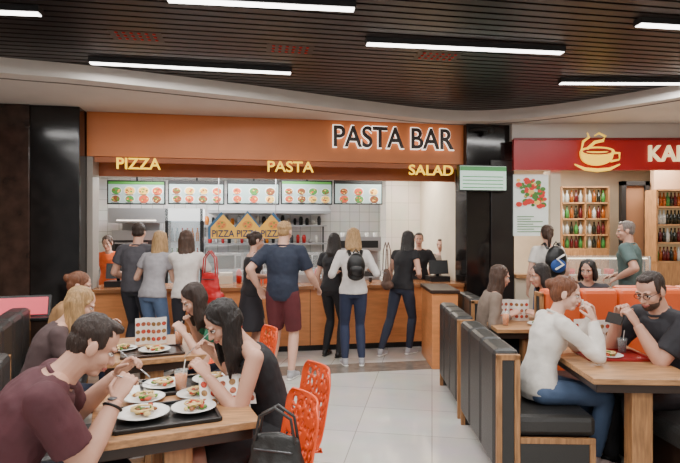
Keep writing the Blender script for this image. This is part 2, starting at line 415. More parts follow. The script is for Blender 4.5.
# strip lamps
LEM=mat('lamp_diffuser',(255,250,244),.4,em=9)
def strip(x0,y0,x1,y1,pw=36):
    c=V(((x0+x1)/2,(y0+y1)/2,3.2)); L=math.hypot(x1-x0,y1-y0); yw=math.atan2(y1-y0,x1-x0)
    b=B(TR(c.x,c.y,c.z,yw)); b.bx((-L/2,-.045,0),(L/2,.045,.05),DSTEEL); b.bx((-L/2+.01,-.035,-.006),(L/2-.01,.035,.0),LEM)
    b.obj('ceiling_strip_lamp')
    ld=bpy.data.lights.new('strip_light','AREA'); ld.shape='RECTANGLE'; ld.size=L; ld.size_y=.1; ld.energy=pw; ld.color=(1,.975,.94)
    lo=bpy.data.objects.new('strip_light',ld); lo.location=(c.x,c.y,3.18); lo.rotation_euler=(0,0,yw); scene.collection.objects.link(lo)
strip(-2.38,5.03,-.49,5.36); strip(.22,4.52,2.0,4.75); strip(-1.2,3.66,.11,3.82); strip(2.37,5.72,3.9,5.74); strip(-3.9,3.7,-2.2,3.9); strip(2.3,4.1,3.8,4.3)
for yy in(2.2,.6,-1.2):
    for xx in(-3.0,-.3,2.4): strip(xx-.9,yy-.15,xx+.9,yy+.15,40)
# stand-in for red reflections on the ceiling: added glowing dots on dark plates
RG=mat('red_reflection_glow',(130,14,10),.5,em=.4)
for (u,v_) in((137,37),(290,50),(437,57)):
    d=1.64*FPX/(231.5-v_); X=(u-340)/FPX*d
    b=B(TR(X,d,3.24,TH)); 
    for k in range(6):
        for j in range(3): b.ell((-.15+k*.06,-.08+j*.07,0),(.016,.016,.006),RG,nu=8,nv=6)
    b.bx((-.21,-.12,.003),(.21,.1,.03),BLACK); b.obj('red_ceiling_reflection')
b=B(); b.bx((-5.3,-5,0),(-5.2,11.5,3.1),mat('wall_brown',(120,98,80),.6,noise_s=4,noise_a=.08)); b.obj('wall_left')
b=B(); b.bx((6.2,-5,0),(6.3,11.5,3.1),CREAM); b.obj('wall_right')
b=B(); b.bx((-5.3,11.2,0),(6.3,11.3,3.1),CREAM); b.obj('wall_back')
# ------------------------------------------------------------------ pasta bar shell
W=4.97
b=B(S); b.bx((0.005,0,2.54),(W,.3,3.098),ORANGE); b.obj('pasta_bar_fascia',.004)
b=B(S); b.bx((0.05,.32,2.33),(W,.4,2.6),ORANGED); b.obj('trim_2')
b=B(S); b.bx((-1,.4,2.62),(W,3.9,2.68),WHITE); b.obj('kitchen_ceiling')
TILE=tilemat('wall_tile',(236,234,230),(228,226,222),(184,180,174),.2,.25,axis='XZ',ms=.005)
TILEB=tilemat('wall_tile_beige',(222,208,186),(214,200,178),(184,168,146),.3,.25,axis='XZ',ms=.004)
b=B(S); b.bx((-1.2,3.6,0),(W,3.7,2.62),TILE); b.obj('wall_kitchen_back')
b=B(S); b.bx((sx(386,1.9),1.9,0),(W,2.3,2.62),TILEB); b.obj('wall_kitchen_right')
b=B(S); b.bx((-1.25,.4,0),(-1.15,3.7,2.62),CREAM); b.obj('wall_kitchen_left')
b=B(S); b.bx((W,.3,0),(W+.06,3.7,2.62),CREAM); b.obj('wall_kitchen_side')
b=B(S); b.bx((-.9,-.25,0),(-.005,.35,3.098),BLACKGLOSS); b.bx((-.92,-.27,0),(-.55,-.25,3.098),BROWNGLOSS); b.obj('column_left',.01)
b=B(S); b.bx((.0,0.02,.88),(.07,.3,2.54),mat('grey_frame',(150,142,134),.4)); b.obj('door_frame_trim')
b=B(S); b.bx((W,-.1,0),(W+.70,.5,3.098),BLACKGLOSS); b.bx((W+.35,-.13,.0),(W+.70,-.1,2.6),mat('black_panel',(30,27,27),.3)); b.obj('column_right',.01)
def text(name,body,M,w,h,m,ext=.02,off=0.0):
    c=bpy.data.curves.new(name,'FONT'); c.body=body; c.extrude=ext; c.offset=off; c.align_x='CENTER'; c.align_y='CENTER'; c.size=.3
    o=bpy.data.objects.new(name,c); scene.collection.objects.link(o); c.materials.append(m)
    bpy.context.view_layer.update(); d=o.dimensions
    o.matrix_world=M@Matrix.Rotation(math.pi/2,4,'X')@Matrix.Diagonal((w/d[0],h/d[1],1,1))
    return o
xl,xr=sx(331),sx(452); xc=(xl+xr)/2
def zc(u,v,y0=0): return sz(u,v,y0)
DKL=mat('sign_dark',(40,22,16),.4)
e=bpy.data.objects.new('pasta_bar_sign',None); scene.collection.objects.link(e)
for nm,o_,mm,yy,ex in(('letters_halo',.010,WHEM,-.03,.015),('letters_face',.0045,DKL,-.055,.012)):
    o=text(nm,'PASTA BAR',S@Matrix.Translation((xc,yy,zc(391,139.5))),(xr-xl)*(1 if 'halo' in nm else .984),(.315 if 'halo' in nm else .288),mm,ex,o_); mw=o.matrix_world.copy(); o.parent=e; o.matrix_world=mw
for wd,u0,u1,v_ in(('PIZZA',116,160,164.5),('PASTA',267,313,167.5),('SALAD',409,453,171)):
    a_,c_=sx(u0,-.02),sx(u1,-.02); text(wd.lower()+'_sign',wd,S@Matrix.Translation(((a_+c_)/2,-.02,zc((u0+u1)/2,v_))),c_-a_,.14,YELEM,.015,.002)
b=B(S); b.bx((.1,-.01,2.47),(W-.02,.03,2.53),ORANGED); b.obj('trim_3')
b=B(S); b.tube([(W+.05,-.12,3.0),(W+.25,-.25,3.0)],[.015,.02],BLACK); b.ell((W+.28,-.26,2.98),.045,BLACK); b.obj('security_camera')
# monitor on the column
b=B(S); x0,x1=sx(459,-.2),sx(507,-.2); z0,z1=sz(480,191,-.2),sz(480,165,-.2)
b.bx((x0,-.2,z0),(x1,-.12,z1),BLACK); SCR=mat('screen_menu',(190,215,200),.4,em=.9); b.bx((x0+.015,-.205,z0+.015),(x1-.015,-.2,z1-.015),SCR)
GR=mat('screen_green',(70,140,80),.4,em=.6); b.bx((x0+.015,-.208,z1-.08),(x1-.015,-.204,z1-.02),GR)
for k in range(4): b.bx((x0+.05,-.208,z0+.04+k*.05),(x1-.06,-.204,z0+.052+k*.05),GR)
b.obj('wall_monitor')
# menu screens
SW=mat('menu_screen',(150,172,170),.4,em=.5); SG=mat('menu_green',(70,130,60),.4,em=.4); SR_=mat('menu_red',(196,84,52),.4,em=.4); SY=mat('menu_yellow',(225,180,90),.4,em=.45); SB=mat('menu_black',(25,28,28),.4,em=.2); SBR=mat('menu_brown',(120,70,40),.4,em=.3)
def disc(b,c,r,m,n=14):
    b.add([(c[0]+r*math.cos(2*math.pi*k/n),c[1],c[2]+r*.8*math.sin(2*math.pi*k/n)) for k in range(n)],[tuple(range(n))],m)
edges=[(107,166),(168,225),(227,280),(281,333),(334,383)]
for q,(u0,u1) in enumerate(edges):
    y0=1.5; a_,c_=sx(u0,y0),sx(u1,y0); zt=sz((u0+u1)/2,180.5,y0); zb=sz((u0+u1)/2,204.5,y0)
    b=B(S); b.bx((a_,y0,zb),(c_-.01,y0+.05,zt),BLACK); b.bx((a_+.02,y0-.004,zb+.02),(c_-.03,y0,zt-.02),SW)
    b.bx((a_+.02,y0-.008,zt-.06),(c_-.03,y0-.004,zt-.02),(SG,SB,SB,SG,SB)[q])
    w=(c_-a_-.06)
    for r in range(2):
        nn=(4,4,3,4,3)[q]
        for k in range(nn):
            cx=a_+.03+w*(k+.5)/nn+random.uniform(-.01,.01); cz=zb+.085+r*.125; R_=random.uniform(.072,.092)
            disc(b,(cx,y0-.007,cz),R_,WHITEP); disc(b,(cx,y0-.009,cz),R_*.84,random.choice([SR_,SY,SG,SBR]))
            for t_ in range(9): disc(b,(cx+random.uniform(-.05,.05),y0-.011-t_*.0004,cz+random.uniform(-.032,.032)),random.uniform(.008,.018),random.choice([SR_,SY,SG,SBR]),8)
            b.bx((cx-.06,y0-.017,cz-.062),(cx+.05,y0-.0155,cz-.054),SB)
    b.tube([((a_+c_)/2,y0+.03,zt),((a_+c_)/2,y0+.03,2.61)],[.015]*2,DSTEEL,rnd=False)
    b.obj('menu_screen')
# counter
b=B(S); b.bx((0.02,.0,.08),(W,.06,.83),CORANGE); b.bx((0.03,.04,0),(W-.02,.6,.08),BLACK); b.bx((.03,.06,.08),(W-.02,.62,.83),DKBROWN)
b.bx((.01,-.05,.83),(W-.005,.68,.875),mat('counter_top',(150,100,64),.25,noise_s=5,noise_a=.2))
for k in range(1,7): b.bx((k*.7,-.003,.08),(k*.7+.008,0,.83),DKBROWN)
b.obj('service_counter',.004)
b=B(); b.bx((1.07,6.15,0.0),(1.37,6.95,.88),CORANGE); b.bx((1.05,6.13,.88),(1.39,6.95,.92),DKBROWN); b.obj('counter_end_cabinet',.006)
# back work counter
b=B(S); b.bx((-1.1,2.6,0),(3.5,3.3,.86),STEEL); b.bx((-1.1,2.55,.86),(3.5,3.35,.9),STEEL); b.obj('kitchen_worktop',.005)
# extraction hood
b=B(S); x0,x1=sx(208,2.7),sx(330,2.7)
vs=[(x0,2.6,1.98),(x1,2.6,1.98),(x1,3.5,1.98),(x0,3.5,1.98),(x0+.15,2.95,2.3),(x1-.15,2.95,2.3),(x1-.15,3.5,2.3),(x0+.15,3.5,2.3)]
b.add(vs,[(0,3,2,1),(4,5,6,7),(0,1,5,4),(1,2,6,5),(2,3,7,6),(3,0,4,7)],STEEL); b.bx((x0,2.58,1.93),(x1,3.5,1.98),STEEL); b.obj('extraction_hood')
# appliances
def micro(x,y,z,w=.5,h=.3):
    b=B(S); b.bx((x,y,z),(x+w,y+.38,z+h),STEEL); b.bx((x+.03,y-.008,z+.03),(x+w*.72,y,z+h-.03),BLACK); b.bx((x+w*.77,y-.01,z+.04),(x+w-.02,y,z+h-.04),DSTEEL); b.tube([(x+w*.74,y-.03,z+.05),(x+w*.74,y-.03,z+h-.05)],[.01]*2,STEEL,8); b.obj('microwave_oven',.004)
micro(sx(214,2.7),2.7,.9); micro(sx(252,2.7),2.7,.9,.55,.34); micro(sx(292,2.7),2.7,.9)
b=B(S); x0=sx(318,2.75)-.1; b.bx((x0,2.75,.9),(x0+.5,3.25,1.02),DSTEEL)
for k in range(3): b.lathe((x0+.1+k*.15,2.95,1.02),[(.065,0),(.07,.16),(.073,.165),(.0,.18)],STEEL,16)
b.obj('pot_warmer')
# sneeze guard
for (u0,u1) in((215,262),(263,325)):
    a_,c_=sx(u0,.3),sx(u1,.3); b=B(S); b.bx((a_,.3,1.0),(c_-.02,.306,1.3),GLASS); b.bx((a_,.25,1.30),(c_-.02,.5,1.31),GLASS)
    for xx in(a_,c_-.03): b.tube([(xx,.32,.88),(xx,.32,1.31)],[.01]*2,STEEL,8)
    b.obj('glass_sneeze_guard')
# display fridge
y0=2.12; a_,c_=sx(165,y0),sx(203,y0); b=B(S)
b.bx((a_,y0,0),(a_+.05,y0+.38,1.98),BLACK); b.bx((c_-.05,y0,0),(c_,y0+.38,1.98),BLACK); b.bx((a_,y0+.33,0),(c_,y0+.38,1.98),mat('fridge_back',(215,225,232),.4,em=.35)); b.bx((a_,y0,1.78),(c_,y0+.38,1.98),mat('fridge_header',(235,240,240),.4,em=1.3)); b.bx((a_,y0,0),(c_,y0+.38,.35),BLACK)
FR=[mat('juice_orange',(230,130,30),.3),mat('cola',(60,20,15),.3),mat('green_bottle',(60,130,60),.3),mat('water_bottle',(170,200,215),.2),mat('red_can',(190,30,30),.3)]
for r in range(4):
    z=.4+r*.34; b.bx((a_+.05,y0+.02,z),(c_-.05,y0+.33,z+.012),STEEL)
    for k in range(6): b.lathe((a_+.1+k*(c_-a_-.2)/5,y0+.12,z+.012),[(.03,0),(.032,.12),(.012,.19),(.013,.23)],FR[(r+k//2)%5],10)
b.bx((a_+.05,y0-.005,.38),(c_-.05,y0,1.76),GLASS); b.obj('drinks_fridge')
# oven stack left
y0=2.62; a_,c_=sx(112,y0),sx(163,y0); b=B(S)
b.bx((a_,y0,.9),(c_,y0+.6,1.45),DSTEEL); b.bx((a_,y0-.02,1.45),(c_,y0+.6,1.62),STEEL); b.bx((a_+.05,y0-.01,1.0),(c_-.25,y0,1.38),BLACK); b.bx((a_+.05,y0-.04,1.39),(c_-.25,y0-.02,1.41),STEEL)
for k in range(3): b.ell((c_-.12,y0-.01,1.05+k*.13),.025,BLACK)
b.bx((a_-.05,y0-.1,1.75),(c_+.05,y0+.6,2.0),STEEL); b.bx((a_+.1,y0+.3,1.6),(c_-.1,y0+.6,1.76),STEEL); b.bx((a_+.1,y0-.11,1.78),(c_-.1,y0-.1,1.8),WHEM); b.obj('pizza_oven')
# long zigzag-topped pizza banner board
y0=.9; YB=mat('board_yellow',(238,186,70),.5,em=.15); BB=mat('board_blue',(60,110,150),.5); NAVY=mat('txt_navy',(40,60,100),.5)
a_,c_=sx(208,y0),sx(286,y0); zb=sz(247,239,y0); zt=sz(247,212,y0); zm=zb+(zt-zb)*.45
b=B(S); top_=[]; npk=3; w=(c_-a_)/npk
for k in range(npk): top_+=[(a_+w*k,zm),(a_+w*(k+.5),zt if k!=1 else zt+.02)]
top_.append((c_,zm))
def slab(inset,yy,m,th):
    cx=(a_+c_)/2; f=1-inset
    poly=[(cx+(x-cx)*f,yy,zb+inset*.12+(z-zb)*(1-inset*1.6)) for x,z in [(a_,zb)]+top_+[(c_,zb)]]
    back=[(x,y+th,z) for x,y,z in poly]; n_=len(poly)
    for i in range(1,n_-2):
        pass
    fs=[]
    # fan per tooth to keep concave outline
    base0,base1=0,n_-1
    for i in range(1,n_-2):
        xa,xb=poly[i],poly[i+1]
        o=len(b.v); 
        b.add([(xa[0],yy,poly[0][2]),(xb[0],yy,poly[0][2]),xb,xa],[(0,1,2,3)],m)
        b.add([(xa[0],yy+th,poly[0][2]),(xb[0],yy+th,poly[0][2]),(xb[0],yy+th,xb[2]),(xa[0],yy+th,xa[2])],[(3,2,1,0)],m)
        b.add([xa,xb,(xb[0],yy+th,xb[2]),(xa[0],yy+th,xa[2])],[(0,1,2,3)],m)
slab(0,y0,BB,.02); slab(.07,y0-.006,YB,.004)
for k in range(npk):
    cx=a_+w*(k+.5); disc(b,(cx,y0-.012,zm+.03),.075,mat('pizza_face',(230,160,70),.6)); 
    for t_ in range(5): disc(b,(cx+.04*math.cos(t_*1.3),y0-.014,zm+.03+.03*math.sin(t_*1.3)),.015,(SR_,SG)[t_%2],8)
for xx in(a_+.15,c_-.15): b.tube([(xx,y0+.03,zb+.1),(xx,y0+.03,2.61)],[.006]*2,STEEL,6,rnd=False)
o=b.obj('hanging_pizza_banner')
t=text('banner_text','PIZZA PIZZA PIZZA',S@Matrix.Translation(((a_+c_)/2,y0-.02,zb+.075)),(c_-a_)*.9,.10,NAVY,.003,.003); mw=t.matrix_world.copy(); t.parent=o; t.matrix_world=mw
# coffee machine on kitchen island
def cm(u0,u1,zb,h,y0,nm='coffee_machine'):
    a_,c_=sx(u0,y0),sx(u1,y0); b=B(S); b.bx((a_,y0,zb),(c_,y0+.4,zb+.08),DSTEEL); b.bx((a_,y0+.2,zb+.08),(c_,y0+.4,zb+h),STEEL); b.bx((a_,y0-.02,zb+h*.65),(c_,y0+.4,zb+h),STEEL)
    b.bx((a_+.05,y0-.025,zb+h*.72),(c_-.05,y0-.02,zb+h*.9),BLACK)
    for k in range(2):
        x=a_+(c_-a_)*(.3+.4*k); b.cyl((x,y0+.06,zb+h*.5),.03,h*.15,DSTEEL); b.tube([(x,y0+.05,zb+h*.52),(x,y0-.1,zb+h*.5)],[.012,.015],BLACK); b.lathe((x,y0+.08,zb+.08),[(.02,0),(.035,.07)],WHITEP)
    for k in range(6): b.lathe((a_+.05+k*(c_-a_-.1)/5,y0+.2,zb+h),[(.025,0),(.035,.06)],WHITEP,12)
    b.obj(nm,.004)
b=B(S); b.bx((2.3,.95,0),(4.0,1.5,.9),STEEL); b.obj('kitchen_island',.005)
cm(333,381,.9,.62,1.0); 
# shelf with stacks
y0=2.9
b=B(S)
for z in(1.35,1.7):
    b.bx((1.1,y0+.3,z),(3.5,y0+.62,z+.025),STEEL)
for xx in(1.15,2.3,3.45): b.bx((xx,y0+.55,.9),(xx+.03,y0+.58,1.72),DSTEEL)
for k in range(38):
    x=1.15+k*.06; z=(1.375,1.725)[k%2]; h=random.uniform(.08,.2); r=random.uniform(.03,.045)
    b.lathe((x,y0+.45,z),[(r*.8,0),(r,h*.7),(r*.6,h)],random.choice([WHITEP,STEEL,FR[0],FR[4],DSTEEL,CREAM,BLACK]),12)
b.obj('kitchen_shelf_with_containers')
b=B(S)
for k in range(9):
    x=sx(213+k*13,.5); h=random.uniform(.1,.2)
    if k%3==0: b.lathe((x,.5,.875),[(.08,0),(.1,.02),(.1,.1),(.085,.11)],WHITEP)
    elif k%3==1: b.bx((x-.09,.42,.875),(x+.09,.58,.875+h),random.choice([STEEL,CREAM,OPLAST]))
    else: b.lathe((x,.5,.875),[(.035,0),(.04,.15),(.02,.2)],random.choice(FR),12)
b.obj('counter_food_containers')
b=B(S)
for k in range(5):
    x=sx(338+k*15,.5); r=random.choice([.03,.05,.07]); 
    for j in range(random.randint(2,5)): b.lathe((x,.35,.875+j*.035),[(r*.7,0),(r,.03),(r*.95,.034)],WHITEP if k%2 else DSTEEL,14)
b.obj('stacked_bowls')
def register(u):
    b=B(S); x=sx(u,.35); b.bx((x-.15,.25,.875),(x+.15,.5,.95),BLACK); b.box((x,.33,1.08),(.28,.03,.2),BLACK,rx=-.2); b.tube([(x,.38,.94),(x,.35,1.08)],[.025]*2,BLACK); b.obj('cash_register')
register(438); register(118)
# ------------------------------------------------------------------ kafe
KY=7.35
def kx(u,d=KY): return (u-340)/FPX*d
def kz(v,d=KY): return CH-(v-231.5)/FPX*d
b=B(); b.bx((kx(512),KY,kz(140)),(6.2,KY+.3,3.098),WHITE); b.obj('wall_kafe_upper')
b=B(); b.bx((kx(512),KY-.08,kz(170.5)),(6.2,KY-.002,kz(140)),RED); b.bx((kx(512),KY-.1,kz(141)),(6.2,KY-.05,kz(139)),mat('red_edge',(120,20,22),.4)); b.obj('kafe_red_fascia')
text('kafe_sign','KABA',Matrix.Translation((kx(670),KY-.11,kz(155.5))),.74,.22,mat('cream_sign',(250,225,170),.4,em=.9),.02,.003)
# cup logo
b=B(); cx,cz=kx(592),kz(157); yy=KY-.15; SC=1.12
def P2(x,z): return (cx+x*SC,yy,cz+z*SC)
YL=mat('yellow_logo',(255,205,60),.4,em=1.0)
n=24
bowl=[P2(-.2*math.cos(math.pi*k/n)*(1),.05-.17*math.sin(math.pi*k/n)**.7) for k in range(n+1)]
vs=[V(p) for p in bowl]; vs2=[p+V((0,.04,0)) for p in vs]; m_=len(vs)
b.add(vs+vs2,[tuple(range(m_)),tuple(range(2*m_-1,m_-1,-1))]+[(i,i+m_,(i+1)%m_+m_,(i+1)%m_) for i in range(m_)],YL)
b.tube([P2(.2*math.cos(a),.05+.045*math.sin(a)) for a in [2*math.pi*k/24 for k in range(25)]],[.014]*25,YL,8)
b.tube([P2(.16*math.cos(a),.045+.03*math.sin(a)) for a in [2*math.pi*k/24 for k in range(25)]],[.016]*25,RED,8)
b.tube([P2(.19,.03),P2(.27,.03),P2(.27,-.05),P2(.17,-.07)],[.016]*4,YL,8)
b.tube([P2(-.27,-.11),P2(-.15,-.165),P2(0,-.18),P2(.15,-.165),P2(.27,-.11)],[.01,.022,.026,.022,.01],YL,8)
b.tube([P2(-.12,.08),P2(-.03,.16),P2(.07,.18),P2(.1,.23),P2(.02,.27),P2(-.03,.24)],[.02,.022,.02,.018,.013,.008],YL,8)
b.tube([P2(-.19,.08),P2(-.17,.17),P2(-.1,.22),P2(-.12,.27)],[.01,.018,.015,.007],YL,8)
b.obj('coffee_cup_logo')
KW=mat('kafe_wall',(212,194,170),.6,noise_s=3,noise_a=.08)
b=B(); b.bx((kx(512),9.6,0),(6.2,9.7,3.1),KW); b.obj('wall_kafe_back')
b=B(); b.bx((kx(512),KY+.3,0),(kx(512)+.06,9.6,3.1),CREAM); b.obj('wall_kafe_side')
b=B(); b.bx((kx(512),KY+.3,2.75),(6.2,9.6,2.8),WHITE); b.obj('kafe_ceiling')
b=B(); b.bx((kx(551),KY+.02,0),(kx(561),KY+.28,2.45),CREAM); b.obj('column_kafe',.005)
PG=mat('poster_green',(70,120,50),.5,em=.3); PR=mat('poster_red',(200,50,40),.5,em=.35); PW=mat('poster_white',(215,222,215),.5,em=.4)
b=B(); a_,c_=kx(515),kx(550); b.bx((a_,KY+.06,kz(236)),(c_,KY+.1,kz(174)),PW)
for k in range(60):
    disc(b,(random.uniform(a_+.06,c_-.06),KY+.055-k*.0004,random.uniform(kz(206),kz(178))),random.uniform(.02,.05),random.choice([PG,PR,PR,SY,PG]))
for k in range(7): b.bx((a_+.05,KY+.05,kz(232)+k*.035),(c_-.05-random.random()*.2,KY+.058,kz(232)+k*.035+.01),PG)
b.obj('food_poster')
b=B(); b.bx((kx(512)+.06,KY+.05,0),(kx(551),KY+.2,.95),CREAM); b.bx((kx(512)+.06,KY,.95),(kx(551),KY+.25,1.0),WOOD); b.obj('wall_kafe_low')
# bottle shelves
BT=[mat('wine_dark',(30,35,25),.15),mat('whisky',(150,80,25),.15),mat('bottle_clear',(200,205,200),.15),mat('wine_red',(90,20,25),.2),FR[2]]
SBK=mat('shelf_back',(196,166,124),.5,em=.3)
def bshelf(u0,u1,d,nb,vv=(249,235,219,203,187)):
    b=B(); a_,c_=(u0-340)/FPX*d,(u1-340)/FPX*d; zz=[CH-(v-231.5)/FPX*d for v in vv]
    b.bx((a_,d+.25,zz[0]),(c_,d+.3,zz[-1]),SBK)
    for x in(a_,(a_+c_)/2,c_): b.bx((x-.012,d,zz[0]),(x+.012,d+.3,zz[-1]),WOODV)
    for i,z in enumerate(zz):
        b.bx((a_,d,z-.012),(c_,d+.3,z+.012),WOOD)
        if i<len(zz)-1:
            for k in range(nb): b.lathe((a_+.05+k*(c_-a_-.1)/(nb-1),d+.1,z+.012),[(.03,0),(.032,.12),(.011,.17),(.012,.215)],random.choice(BT),10)
    b.bx((a_,d,0),(c_,d+.3,zz[0]-.012),WOODV)
    b.obj('bottle_shelf')
bshelf(562,609,8.9,10)
b=B(); d=8.4; a_,c_=kx(622,d),kx(650,d); b.bx((a_,d,0),(a_+.07,d+.1,2.4),BLACK); b.bx((c_-.07,d,0),(c_,d+.1,2.4),BLACK); b.bx((a_,d,2.33),(c_,d+.1,2.4),BLACK); b.bx((a_+.07,d+.05,0),(c_-.07,d+.08,2.33),mat('door_panel',(120,84,60),.4)); b.ell((a_+.14,d+.02,1.0),.03,STEEL); b.obj('door_1')
d=8.35; b=B(); b.bx((kx(654,d),d,0),(6.2,d+.1,2.75),mat('kafe_panel',(176,144,118),.5,noise_s=3,noise_a=.1)); b.obj('wall_kafe_right')
bshelf(657,735,8.0,20,(262,243,225,207,190))
# display case with cakes
LEDW=mat('case_led',(255,240,215),.4,em=3)
b=B(); d=7.0; a_,c_=kx(566,d),kx(650,d); b.bx((a_,d,0),(c_,d+.3,.72),mat('case_white',(200,190,180),.4)); b.bx((a_,d+.02,.72),(c_,d+.3,.75),STEEL); 
b.bx((a_,d,.75),(c_,d+.008,1.25),GLASS); b.bx((a_,d,1.25),(c_,d+.3,1.27),GLASS); b.bx((a_,d,.75),(a_+.008,d+.3,1.25),GLASS); b.bx((a_+.02,d+.04,1.0),(c_-.02,d+.28,1.01),GLASS); b.bx((a_+.02,d+.02,1.235),(c_-.02,d+.05,1.25),LEDW)
for x in(a_,c_): b.tube([(x,d,.75),(x,d,1.26)],[.012]*2,STEEL,8)
for r,z in enumerate((.755,1.015)):
    for k in range(6): 
        x=a_+.12+k*(c_-a_-.24)/5; b.lathe((x,d+.15,z),[(.075,0),(.075,.01)],WHITEP,16); b.lathe((x,d+.15,z+.01),[(.06,0),(.06,.07),(.0,.075)],random.choice([mat('choc',(70,40,28),.5),mat('cake',(225,190,140),.6),PR,WHITEP]),16)
b.obj('cake_display_case')
# left background
b=B(); b.bx((-4.9,5.9,0),(-4.05,6.4,.8),DKBROWN); b.bx((-4.85,5.95,.8),(-4.1,6.35,1.25),GLASS); b.bx((-4.9,5.9,1.25),(-4.05,6.4,1.31),BLACK); b.bx((-4.85,6.0,1.22),(-4.1,6.03,1.25),LEDW)
for k in range(5): b.ell((-4.75+k*.14,6.05,.85),(.06,.06,.05),random.choice([SY,PR,PW]))
b.obj('left_display_case',.006)
SP=mat('pink_screen',(206,70,84),.4,em=.5)
b=B(TR(-3.02,4.75,0,.35)); b.bx((-.5,-.25,0),(.45,.25,.82),DKBROWN); b.bx((-.52,-.27,.82),(.47,.27,.85),BLACK); b.box((.1,-.1,.93),(.6,.03,.2),BLACK,rx=-.35); b.box((.1,-.12,.935),(.55,.012,.16),SP,rx=-.35); b.obj('ordering_kiosk',.006)
# ------------------------------------------------------------------ furniture
def booth(x,y,yaw,Ln,back=BLEATHER,h=.87,nm='booth_bench'):
    e=bpy.data.objects.new(nm,None); e.location=(x,y,0); e.rotation_euler=(0,0,math.radians(yaw)); scene.collection.objects.link(e)
    b=B(); b.bx((.02,-Ln/2+.03,.08),(.44,Ln/2-.03,.33),DKBROWN); b.bx((.06,-Ln/2+.06,0),(.4,Ln/2-.06,.08),BLACK); b.obj('plinth',.005,e)
    b=B(); b.bx((.0,-Ln/2+.03,.33),(.5,Ln/2-.03,.46),BLEATHER); b.obj('seat_cushion',.035,e)
    b=B(); n=max(2,round(Ln/.35)); w=(Ln-.06)/n
    for k in range(n): b.bx((-.13,-Ln/2+.03+k*w+.001,.12),(.03,-Ln/2+.03+(k+1)*w-.001,h),back)
    b.obj('back_cushion',.035,e)
    b=B()
    for sgn in(-1,1):
        yy=sgn*(Ln/2-.012); b.bx((-.12,yy-.012,0),(-.085,yy+.012,h-.03),WOODV); b.bx((-.01,yy-.012,0),(.025,yy+.012,h-.03),WOODV); b.bx((-.12,yy-.012,h-.06),(.025,yy+.012,h-.025),WOODV); b.bx((-.085,yy-.006,0),(-.01,yy+.006,h-.05),BLEATHER)
        b.bx((.025,yy-.012,.3),(.48,yy+.012,.335),WOODV); b.bx((.445,yy-.012,0),(.48,yy+.012,.3),WOODV); b.bx((.025,yy-.006,.02),(.445,yy+.006,.3),BLEATHER)
    b.obj('wood_frame',.003,e)
def table(x,y,yaw,lx,ly,nm='dining_table'):
    T_=TR(x,y,0,math.radians(yaw)); b=B(T_); b.bx((-lx/2,-ly/2,.715),(lx/2,ly/2,.75),WOOD); b.bx((-lx/2+.03,-ly/2+.03,.66),(lx/2-.03,ly/2-.03,.715),DKBROWN)
    for sgn in(-1,1): b.bx((-.06,sgn*(ly/2-.12)-.05,.03),(.06,sgn*(ly/2-.12)+.05,.66),WOODV)
    for sgn in(-1,1): b.bx((-lx/2+.12,sgn*(ly/2-.12)-.05,0),(lx/2-.12,sgn*(ly/2-.12)+.05,.04),WOODV)
    b.obj(nm,.004); return T_
def chair(x,y,yaw):
    e=bpy.data.objects.new('perforated_orange_chair',None); e.location=(x,y,0); e.rotation_euler=(0,0,math.radians(yaw)); scene.collection.objects.link(e)
    prof=[(.23,.425),(.17,.445),(.05,.44),(-.1,.435),(-.17,.45),(-.215,.5),(-.24,.6),(-.262,.72),(-.285,.86)]
    ns,nt_=86,50; cum=[0]
    for i in range(1,len(prof)): cum.append(cum[-1]+math.dist(prof[i],prof[i-1]))
    vs=[]
    def pf(q):
        q=min(q,cum[-1]-1e-6)
        for i in range(len(cum)-1):
            if q<=cum[i+1]: t=(q-cum[i])/(cum[i+1]-cum[i]); return prof[i][0]+(prof[i+1][0]-prof[i][0])*t,prof[i][1]+(prof[i+1][1]-prof[i][1])*t
    for i in range(ns+1):
        q=cum[-1]*i/ns
        xs=[pf(max(0,q+dd)) for dd in(-.03,-.015,0,.015,.03)]; px=sum(a[0] for a in xs)/5; pz=sum(a[1] for a in xs)/5
        wd=.225-.02*(i/ns)-(.05*max(0,(i/ns-.9)/.1)**2)-(.03*max(0,(.06-i/ns)/.06)**2)
        for j in range(nt_+1):
            t=j/nt_*2-1; up=.03*t**4; fw=.05*t*t if i/ns>.5 else 0
            vs.append((px+fw,t*wd,pz+(up if i/ns<.5 else 0)))
    fs=[]
    for i in range(ns):
        for j in range(nt_):
            q=cum[-1]*(i+.5)/ns; t=((j+.5)/nt_*2-1)*.225
            edge=i<3 or i>ns-4 or j<3 or j>nt_-4
            if not edge:
                dd,_=noise.voronoi(V((q/.042,t/.042,3.3)))
                if dd[1]-dd[0]>.3: continue
            a=i*(nt_+1)+j; fs.append((a,a+1,a+nt_+2,a+nt_+1))
    b=B(); b.add(vs,fs,OPLAST,True); o=b.obj('seat_shell',0,e); m=o.modifiers.new('s','SOLIDIFY'); m.thickness=.009; m.offset=0
    b=B()
    for sx_ in(-1,1):
        for sy_ in(-1,1): b.tube([(sx_*.13,sy_*.14,.42),(sx_*.2,sy_*.2,.012)],[.013,.011],OPLAST,10)
    b.tube([(-.13,-.14,.42),(-.13,.14,.42)],[.01]*2,OPLAST,8); b.tube([(.13,-.14,.42),(.13,.14,.42)],[.01]*2,OPLAST,8); b.obj('legs',0,e)
TA=table(-.86,2.67,23.6,.7,.92); TB=table(-1.40,3.92,23.6,.68,.84)
chair(-.34,2.85,203.6); chair(-.38,2.31,203.6); chair(-1.36,2.03,23.6); chair(-.76,4.02,203.6); chair(-1.15,4.75,262)
booth(-2.40,3.78,21,1.75,h=.95); booth(-1.80,2.78,23.6,.55,h=.92)
booth(1.10,3.82,-2,1.15); booth(1.14,5.02,-2,1.0); booth(1.56,6.15,0,.7)
booth(2.42,3.62,184,1.5,OLEATHER,1.0)
